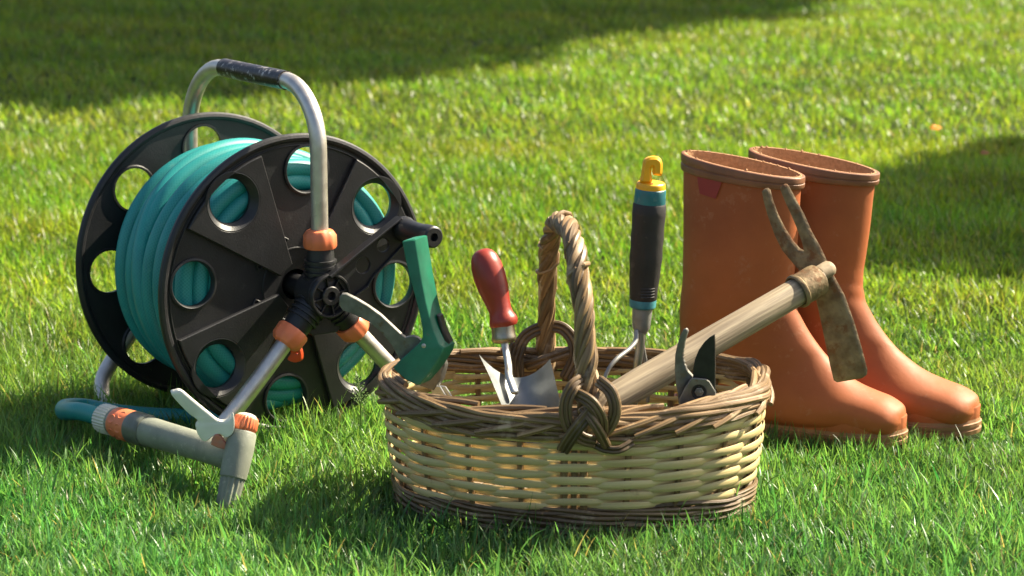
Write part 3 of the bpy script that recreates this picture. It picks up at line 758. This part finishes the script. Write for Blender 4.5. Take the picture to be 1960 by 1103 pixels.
lev = z5((88, 440), (92, 395), (105, 378), (130, 378), (190, 408), (260, 450), (330, 500), (400, 565), (462, 624), (478, 634), (520, 624), (552, 636), (575, 655), (600, 700), (520, 800), (445, 765), (425, 730), (395, 675), (345, 612), (270, 545), (180, 500), (110, 474))
traced(mb, lev, lambda x, y: 2.722, (.001, .0055, .001), bev=.0006); mb.build('lever', 'dark_metal', sh)
mb = MB(); c = P(811, 662, 2.7135); lathe(mb, c+Vector((0, .003, 0)), Vector((0, -1, .1)), [(0, .0058), (.0032, .0058), (.0040, .005), (.0040, .0042)], 24)
lathe(mb, c+Vector((0, .003, 0)), Vector((0, -1, .1)), [(0, .0038), (.0055, .0036), (.0068, .0024), (.0072, 0)], 20); mb.build('rivet', 'steel', sh)
mb = MB()
traced(mb, z5((660, 500), (680, 508), (700, 585), (738, 662), (728, 682), (712, 672), (690, 610), (672, 560)), lambda x, y: 2.722, (.004, .014, 0), bev=.001); mb.build('safety_catch', 'black', sh)
mb = MB()
for dx in (0, 1):
    traced(mb, [(822+dx*14, 738), (842+dx*10, 740), (872+dx*12, 790), (880, 850), (862, 850), (838, 790)], lambda x, y: 2.730+dx*.006, (.001, .0025, 0), bev=.0004)
mb.build('blade', 'steel', sh)

# ================================================================== BOOTS
def boot(toe, yaw, label, lean=0., patch=False, size=1., tall=1.):
    f = Vector((math.cos(yaw), -math.sin(yaw), 0)); sd = Vector((math.sin(yaw), math.cos(yaw), 0))   # forward, far side
    LEN = .318
    heel = toe - f*LEN*size; heel.z = toe.z
    root = thing('rubber_boot', (heel.x+f.x*.12, heel.y+f.y*.12, 0), label, 'boot', 'pair of orange rubber boots')
    def W(s, z, y): return heel+(f*(s+lean*max(z-.1, 0))+sd*y+up*z*tall)*size
    # front (F) and back (B) profile, half width, squareness
    K = [ # sF    zF     sB    zB     hw
        (.1750, .332, .015, .355, .0430), (.1725, .300, .015, .310, .0450), (.1705, .262, .015, .268, .0470), (.1680, .228, .015, .228, .0480), (.1660, .198, .015, .190, .0475),
        (.1680, .176, .012, .155, .0465), (.1740, .158, .012, .118, .0430), (.1850, .140, .010, .080, .0405), (.1990, .122, .008, .045, .0395), (.2130, .106, .018, .020, .0400),
        (.2290, .092, .075, .014, .0430), (.2470, .079, .135, .012, .0470), (.2650, .070, .190, .012, .0490), (.2820, .0645, .235, .012, .0450), (.2970, .0600, .268, .012, .0430),
        (.3090, .0540, .292, .012, .0400), (.3165, .0485, .306, .014, .0310), (.3195, .041, .314, .019, .0190), (.3205, .034, .3195, .027, .004)]
    A = np.array(K); nI = 58; xs = np.linspace(0, len(K)-1, nI)
    # catmull interpolation of every column
    NB = 6; rows = smooth([(k[0], k[1], 0) for k in K], NB); rowsB = smooth([(k[2], k[3], k[4]) for k in K], NB)
    n = 44; V = []; F = []; U = []
    for i, (a, b) in enumerate(zip(rows, rowsB)):
        t = i/(len(rows)-1)*(len(K)-1)
        flat = min(max((t-7)/4, 0), 1)            # foot sections get a flat underside
        for k in range(n):
            ph_ = 2*pi*k/n; c, s_ = math.cos(ph_), math.sin(ph_)
            e = 2/(2.0+1.1*flat) if c < 0 else 2/(2.0+.15*flat)
            cc = math.copysign(abs(c)**e, c); ss = math.copysign(abs(s_)**(2/(2.0+.5*flat) if c < 0 else 1), s_)
            m = (cc+1)/2
            hw = b.z
            zz = b.y+(a.y-b.y)*m; wn = math.exp(-((zz-.150)/.045)**2)*(.35+.65*m)
            cr = wn*.00045*math.sin(zz*230+ss*3.1+1.8*math.sin(zz*70+ss))+.0006*math.sin(ph_*3+zz*31)
            V.append(W(b.x+(a.x-b.x)*m+cr*(1 if m > .5 else -1)*.8, zz, ss*(hw+cr)))
    m_ = len(rows)
    for i in range(m_-1):
        for k in range(n): F.append([i*n+k, (i+1)*n+k, (i+1)*n+(k+1) % n, i*n+(k+1) % n])
    F.append([(m_-1)*n+k for k in range(n)][::-1])
    mb = MB(); mb.add(V, F); up_ = mb.build('upper', 'boot', root, 60)
    # lining: inner wall a little inside, down to the ankle
    def sect(t, inset_):
        i = t*NB; i0 = int(i); fr_ = i-i0; a = rows[i0]*(1-fr_)+rows[min(i0+1, m_-1)]*fr_; b = rowsB[i0]*(1-fr_)+rowsB[min(i0+1, m_-1)]*fr_
        out = []
        for k in range(n):
            ph_ = 2*pi*k/n; m = (math.cos(ph_)+1)/2
            L_ = (a.x-b.x); q_ = inset_/L_
            m = q_+m*(1-2*q_)
            out.append(W(b.x+(a.x-b.x)*m, b.y+(a.y-b.y)*m, math.sin(ph_)*(b.z-inset_)))
        return out
    mb = MB(); V = []
    ts = (0, .5, 1, 2, 3, 4, 5)
    for t in ts: V += sect(t, .0028)
    V += [v for v in sect(0, .0003)]
    F = [[i*n+k, i*n+(k+1) % n, (i+1)*n+(k+1) % n, (i+1)*n+k] for i in range(len(ts)-1) for k in range(n)]
    F += [[k, len(ts)*n+k, len(ts)*n+(k+1) % n, (k+1) % n] for k in range(n)]
    F += [[(len(ts)-1)*n+k for k in range(n)]]
    # tufts of torn lining along the rim
    for j in range(34):
        k = random.randrange(n); c = (V[k]+V[(k+1) % n])/2+up*random.uniform(0, .0015); r_ = random.uniform(.0008, .0022)
        m0 = len(V); V += [c+Vector((r_*random.uniform(.4, 1.4)*a_, r_*random.uniform(.4, 1.4)*b_, r_*random.uniform(.4, 1.2)*c_)) for a_, b_, c_ in ((1, 0, 0), (0, 1, 0), (-1, 0, 0), (0, -1, 0), (0, 0, 1), (0, 0, -1))]
        for q_ in ((0, 1, 4), (1, 2, 4), (2, 3, 4), (3, 0, 4), (1, 0, 5), (2, 1, 5), (3, 2, 5), (0, 3, 5)): F.append([m0+x_ for x_ in q_])
    mb.add(V, F); mb.build('lining', 'lining', root, 50)
    # rim band, with a groove
    mb = MB(); V = []; lv = [(0, .0000), (0.0, -.0022), (.03, -.0036), (.12, -.0040), (.30, -.0040), (.32, -.0030), (.35, -.0030), (.37, -.0042), (.50, -.0042), (.54, -.0034), (.56, -.0005)]
    for t, ins in lv: V += sect(t, ins)
    F = [[i*n+k, (i+1)*n+k, (i+1)*n+(k+1) % n, i*n+(k+1) % n] for i in range(len(lv)-1) for k in range(n)]
    mb.add(V, F); mb.build('rim_band', 'boot_band', root, 50)
    # foxing and sole: outline of the foot swept up with ridges
    def hw(s):
        return float(np.interp(s, [-.004, .004, .02, .05, .09, .13, .17, .21, .245, .275, .298, .313, .3215, .3235], [.0, .017, .033, .038, .0355, .036, .041, .0455, .0465, .0435, .036, .024, .010, .0]))
    ss = list(np.concatenate([[-.004, -.002, .001, .004, .010], np.linspace(.02, .29, 20), [.300, .308, .314, .3185, .3215, .3230, .3235]]))
    outl = [(s, hw(s)) for s in ss]+[(s, -hw(s)) for s in ss[::-1][1:-1]]
    outl = [(p.x, p.y) for p in smooth([(x, y, 0) for x, y in outl], 2, True)]
    def ring_(z, ins, bend=0.):
        o = inset(outl, ins)
        return [W(x, z+bend*max(0, (x-.25)/.07)**2, y) for x, y in o]
    for nm, mt, lvls in (('foxing', 'boot', [(.020, .0012), (.034, .0006), (.0355, .0012), (.0362, .004)]),
                         ('sole', 'boot_sole', [(.000, .003), (.001, -.0008), (.0065, -.0014), (.0075, .0010), (.0100, .0012), (.0108, -.0012), (.0150, -.0014), (.0160, .0004), (.0200, .0012)])):
        mb = MB(); V = []
        for z, ins in lvls: V += ring_(z, ins, .003)
        q_ = len(outl); F = [[i*q_+k, i*q_+(k+1) % q_, (i+1)*q_+(k+1) % q_, (i+1)*q_+k] for i in range(len(lvls)-1) for k in range(q_)]
        F.append([(len(lvls)-1)*q_+k for k in range(q_)]); F.append([k for k in range(q_)][::-1])
        if nm == 'sole':   # heel block split by the waist notch is shown by a raised arch gap
            pass
        mb.add([v for v in V], F); mb.build(nm, mt, root, 40)
    if patch:
        # small crimson patch on the near side under the band
        mb = MB(); i0 = len(V)
        def S_(s, z):   # point on the near (camera) side surface
            t = float(np.interp(-z, [-.345, -.305, -.265], [0, 1, 2])); i = t*NB; i_ = int(i); fr_ = i-i_
            a = rows[i_]*(1-fr_)+rows[i_+1]*fr_; b = rowsB[i_]*(1-fr_)+rowsB[i_+1]*fr_
            c = 2*(s-b.x)/(a.x-b.x)-1; return W(s, z, -(math.sqrt(max(1-c*c, 0))*b.z+.0009))
        V = []; nx = 8
        for s0, s1, z in ((.0440, .0800, .3300), (.0450, .0775, .322), (.0470, .0745, .314), (.0485, .0720, .3085)):
            for k in range(nx+1): V.append(S_(s0+(s1-s0)*k/nx, z-.004*(k/nx)))
        F = [[r_*(nx+1)+k, (r_+1)*(nx+1)+k, (r_+1)*(nx+1)+k+1, r_*(nx+1)+k+1] for r_ in range(3) for k in range(nx)]
        m0 = len(V); V += [v-sd*.0012 for v in V]; F2 = [[m0+x for x in f_] for f_ in F]
        F = F2
        rim_ = [k for k in range(nx+1)]+[r_*(nx+1)+nx for r_ in (1, 2, 3)]+[3*(nx+1)+k for k in range(nx-1, -1, -1)]+[2*(nx+1), nx+1]
        for i in range(len(rim_)):
            a, b = rim_[i], rim_[(i+1) % len(rim_)]; F.append([a, b, m0+b, m0+a])
        mb.add(V, F); mb.build('patch', 'boot_patch', root)
    return root
T1_ = G(1727, 852, .010); T2_ = G(1867, 831, .010)
boot(Vector((T1_.x, T1_.y, .010)), rad(22), 'nearer orange rubber boot with crimson patch below its brown rim', patch=True, lean=-.005, size=.978, tall=1.045)
boot(Vector((T2_.x, T2_.y, .010)), rad(23), 'farther orange rubber boot without patch, half hidden behind the other boot', lean=.035, size=1.055, tall=.955)

# ================================================================== LEAVES ON THE LAWN
def fallen(px, py, r, label, m):
    c = G(px, py, .045); mb = MB(); V = [c+Vector((0, 0, .003))]; n = 12
    for k in range(n):
        a = 2*pi*k/n; q_ = r*(1+.35*math.cos(a))*(.85 if k % 2 else 1.1); V.append(c+Vector((q_*math.cos(a), .6*q_*math.sin(a), .35*r*math.sin(a)+.002*(k % 2))))
    F = [[0, 1+k, 1+(k+1) % n] for k in range(n)]
    V += [v-Vector((0, 0, .0006)) for v in V]; F += [[x+n+1 for x in f_][::-1] for f_ in F]
    mb.add(V, F); o = mb.build('fallen_leaf', m, origin=c); tag(o, label, 'leaf', 'leaves fallen on the lawn')
fallen(1787, 245, .014, 'small bright orange leaf lying on sunlit grass beyond the boots', 'dry_leaf')
fallen(1882, 293, .011, 'small dull brown leaf in the shaded grass at the right', mat('brown_dry_leaf', (.30, .13, .03), rough=.7))

# ================================================================== SEED HEAD
wd = thing('grass_seed_head', tuple(G(690, 800, 0)), 'feathery green seed head rising from the grass between reel and basket', 'seed head')
st = smooth([G(692, 830, 0), P(690, 780, 2.86), P(688, 752, 2.86), P(684, 722, 2.86)], 8)
mb = MB(); tube(mb, st, [.0011, .0009, .0005], 6); gmw = mat('seed_head_green', (.22, .34, .10), (.14, .24, .06), rough=.6, transl=.3); mb.build('stem', gmw, wd)
mb = MB()
for j in range(46):
    t = j/45; c = st[int(8+t*15.9)]; a = j*2.4; ln = .011*(1-t)**.7+.002; dd_ = Vector((math.cos(a)*.8, math.sin(a)*.8, .7)).normalized()
    for q_ in np.linspace(.25, 1, 3):
        e_ = c+dd_*ln*q_; tube(mb, [e_, e_+dd_*.0015, e_+dd_*.003], [.0003, .0010, .0002], 5)
mb.build('spikelets', gmw, wd)

# ================================================================== TREES (out of frame, they cast the broad shade)
def tree(base, blobs, label, nleaf, ls=.11):
    root = thing('shade_tree', base, label, 'tree', 'trees that shade the lawn')
    base = Vector(base); mb = MB(); top = Vector(blobs[0][0])
    trunk = smooth([base, base+Vector((.05, .03, top.z*.3)), base+Vector((-.04, .05, top.z*.6)), Vector((base.x*.6+top.x*.4, base.y*.6+top.y*.4, top.z))], 6)
    tube(mb, trunk, [.17, .13, .11, .05], 14)
    fork = trunk[len(trunk)//2]
    for c, r in blobs:
        c = Vector(c); tube(mb, smooth([fork, fork*.5+c*.5+Vector((0, 0, .15)), c], 5), [.07, .045, .015], 8)
    mb.build('trunk', 'bark', root)
    tot = sum(r[0]*r[1] for c, r in blobs); V = []; F = []
    cs = []
    for c, r in blobs:
        k = int(nleaf*r[0]*r[1]/tot); q_ = rng.normal(size=(k, 3)); q_ /= np.linalg.norm(q_, axis=1)[:, None]
        rr = rng.uniform(.15, 1, size=(k, 1))**.45*(1+.10*np.sin(q_[:, :1]*9+1)*np.sin(q_[:, 1:2]*8))
        cs.append(np.array(c)+q_*rr*np.array(r))
    cs = np.concatenate(cs); k = len(cs)
    a = rng.normal(size=(k, 3)); a /= np.linalg.norm(a, axis=1)[:, None]; b = np.cross(a, rng.normal(size=(k, 3))); b /= np.linalg.norm(b, axis=1)[:, None]
    l = rng.uniform(.7, 1.3, size=(k, 1))*ls
    V = np.stack([cs-a*l, cs+b*l*.5, cs+a*l, cs-b*l*.5], 1).reshape(-1, 3)-np.array(base)
    me = bpy.data.meshes.new('crown'); me.from_pydata(V.tolist(), [], np.arange(4*k).reshape(-1, 4).tolist()); me.materials.append(M['leaves'])
    o = bpy.data.objects.new('crown', me); col.objects.link(o); o.parent = root
def lift(x, y, z): q_ = Vector((x, y, 0))+S*(z/S.z); return (q_.x, q_.y, q_.z)
bl1 = [(lift(-1.6, 7.85, 4.2), (1.5, 1.6, 1.1)), (lift(-2.5, 7.3, 4.0), (1.4, 1.45, 1.0)), (lift(-.50, 9.2, 4.3), (1.35, 1.45, 1.1)), (lift(.45, 10.65, 4.6), (1.6, 1.5, 1.1)), (lift(-1.5, 11.0, 5.2), (2.2, 1.8, 1.2)), (lift(-3.9, 9.4, 4.6), (1.8, 1.8, 1.2))]
tree((3.0, 13.0, 0), bl1, 'big leafy tree standing beyond the top of the lawn', 60000, .13)
bl2 = [(lift(1.70, 4.85, 2.6), (.85, .95, .60)), (lift(2.7, 5.2, 2.8), (1.1, 1.2, .7)), (lift(1.08, 4.55, 2.5), (.46, .50, .30))]
tree((5.2, 6.6, 0), bl2, 'smaller leafy tree standing to the right of the boots', 26000, .085)

# ================================================================== GRASS
def fld(x, y, s, seed):
    r = np.random.default_rng(seed); v = np.zeros_like(x)
    for _ in range(7):
        k = r.normal(size=2)*s; v += np.sin(x*k[0]+y*k[1]+r.uniform(0, 6.28))
    return v/2.6
foots = [(BX, BY, .205, .142, byaw)]
def inside(x, y):
    m = ((np.abs(x-BX)/.203)**2.25+(np.abs(y-BY)/.139)**2.25) < 1
    for T_, yw in ((T1_, rad(22)), (T2_, rad(23))):
        dx, dy = x-T_.x, y-T_.y; s_ = -(dx*math.cos(yw)-dy*math.sin(yw)); q_ = dx*math.sin(yw)+dy*math.cos(yw)
        m |= (s_ > -.002) & (s_ < .32) & (np.abs(q_) < .045)
    return m
def blades(n, y0, y1, hm, wm, seg, mar=.35, lean=1.):
    Y = rng.uniform(y0, y1, int(n*1.0)); hw = .225*Y+mar
    keep = rng.uniform(0, 1, len(Y)) < hw/hw.max(); Y = Y[keep]; hw = hw[keep]
    X = rng.uniform(-1, 1, len(Y))*hw
    k = ~inside(X, Y); X = X[k]; Y = Y[k]
    # tufts
    X += .006*fld(X, Y, 90, 1); Y += .006*fld(X, Y, 90, 2)
    N = len(X)
    H = hm*rng.uniform(.55, 1.25, N)*(1+.16*fld(X, Y, 5, 3)+.12*fld(X, Y, 35, 4)); H = np.clip(H, hm*.3, hm*1.9)
    for (qx, qy, qr, qf) in ((T2_.x, T2_.y-.04, .09, .5), (T2.x, T2.y-.02, .045, .5)):
        H *= 1-qf*np.exp(-((X-qx)**2+(Y-qy)**2)/qr**2)
    Wd = wm*rng.uniform(.6, 1.3, N)
    az = rng.uniform(0, 2*pi, N)+.9*fld(X, Y, 14, 5)
    p0 = np.abs(rng.normal(.20, .22, N))*lean; p1 = np.abs(rng.normal(.55, .50, N))*lean
    flat = rng.uniform(0, 1, N) < .12; p0[flat] += .55
    tw = az+pi/2+rng.normal(0, .5, N)
    P_ = np.zeros((N, seg+1, 2, 3)); cx = X.copy(); cy = Y.copy(); cz = np.zeros(N)-.002
    for s_ in range(seg+1):
        t = s_/seg
        wv = Wd*.5*(1-t**2.2*.94) if s_ < seg else Wd*.02
        wx = np.cos(tw+t*.5)*wv; wy = np.sin(tw+t*.5)*wv
        P_[:, s_, 0] = np.stack([cx-wx, cy-wy, cz], 1); P_[:, s_, 1] = np.stack([cx+wx, cy+wy, cz+wv*.25], 1)
        a = np.clip(p0+p1*(t+.5/seg), 0, 1.9); dl = H/seg
        cx = cx+np.sin(a)*np.cos(az)*dl; cy = cy+np.sin(a)*np.sin(az)*dl; cz = np.maximum(cz+np.cos(a)*dl, .004)
    # colour: blade to blade, patch to patch, plus a cool overlay tint close by and backlit yellow farther up, painted in
    far = np.clip((Y-2.5)/1.6, 0, 1)
    c = np.array([[.110, .235, .072]])*(1-far[:, None])+np.array([[.158, .238, .024]])*far[:, None]
    c = c*(1+.20*rng.normal(size=(N, 1)))*(1+.13*fld(X, Y, 6, 6)[:, None])
    c[:, 0] *= 1+.16*rng.normal(size=N)+.12*fld(X, Y, 9, 7)
    dry = rng.uniform(0, 1, N) < .035; c[dry] = np.array([.34, .28, .12])*rng.uniform(.6, 1.1, (dry.sum(), 1))
    dk = rng.uniform(0, 1, N) < .18; c[dk] *= .62
    c = np.clip(c, .006, .6)
    col_ = np.concatenate([np.repeat(c[:, None, :], (seg+1)*2, 1).reshape(-1, 3)*1, np.ones((N*(seg+1)*2, 1))], 1)
    base = (np.arange(N)*(seg+1)*2)[:, None, None]
    q_ = (np.arange(seg)*2)[None, :, None]+np.array([0, 1, 3, 2])[None, None, :]
    return P_.reshape(-1, 3), (base+q_).reshape(-1, 4), col_
sets = [blades(215000, 1.9, 3.45, .038, .0024, 5, .35), blades(5000, 1.9, 3.45, .056, .0034, 5, .35), blades(200000, 3.45, 5.6, .037, .0030, 3, .4, 1.25), blades(230000, 5.6, 10.5, .035, .0038, 2, .6, 1.35), blades(36000, 10.5, 18, .05, .008, 2, 1.5)]
Vs, Fs, Cs = [], [], []; o_ = 0
for v, f_, c in sets: Vs.append(v); Fs.append(f_+o_); Cs.append(c); o_ += len(v)
Vs = np.concatenate(Vs).astype(np.float32); Fs = np.concatenate(Fs).astype(np.int32); Cs = np.concatenate(Cs).astype(np.float32)
me = bpy.data.meshes.new('grass'); me.vertices.add(len(Vs)); me.vertices.foreach_set('co', Vs.ravel())
me.loops.add(Fs.size); me.loops.foreach_set('vertex_index', Fs.ravel())
me.polygons.add(len(Fs)); me.polygons.foreach_set('loop_start', np.arange(len(Fs), dtype=np.int32)*4)
me.polygons.foreach_set('use_smooth', np.ones(len(Fs), dtype=bool))
at = me.attributes.new('bladecol', 'FLOAT_COLOR', 'POINT'); at.data.foreach_set('color', Cs.ravel())
me.update(calc_edges=True); me.validate()
gm = bpy.data.materials.new('grass_blades'); gm.use_nodes = True; N_ = gm.node_tree.nodes; L_ = gm.node_tree.links; N_.clear()
out = N_.new('ShaderNodeOutputMaterial'); pb = N_.new('ShaderNodeBsdfPrincipled'); tl = N_.new('ShaderNodeBsdfTranslucent'); ms = N_.new('ShaderNodeMixShader')
an = N_.new('ShaderNodeAttribute'); an.attribute_name = 'bladecol'
pb.inputs['Roughness'].default_value = .38; pb.inputs['Specular IOR Level'].default_value = .5
mg = N_.new('ShaderNodeMix'); mg.data_type = 'RGBA'; mg.blend_type = 'MULTIPLY'; mg.inputs[0].default_value = 1; mg.inputs[7].default_value = (1.7, 1.75, 1.0, 1)
L_.new(an.outputs['Color'], pb.inputs['Base Color']); L_.new(an.outputs['Color'], mg.inputs[6]); L_.new(mg.outputs[2], tl.inputs[0])
ms.inputs[0].default_value = .5; L_.new(pb.outputs[0], ms.inputs[1]); L_.new(tl.outputs[0], ms.inputs[2]); L_.new(ms.outputs[0], out.inputs[0])
me.materials.append(gm)
go = bpy.data.objects.new('grass', me); col.objects.link(go)
tag(go, 'short bright green lawn grass, sunlit with broad tree shade behind', 'grass', kind='stuff')

for o in bpy.data.objects:
    if '_o' in o: del o['_o']
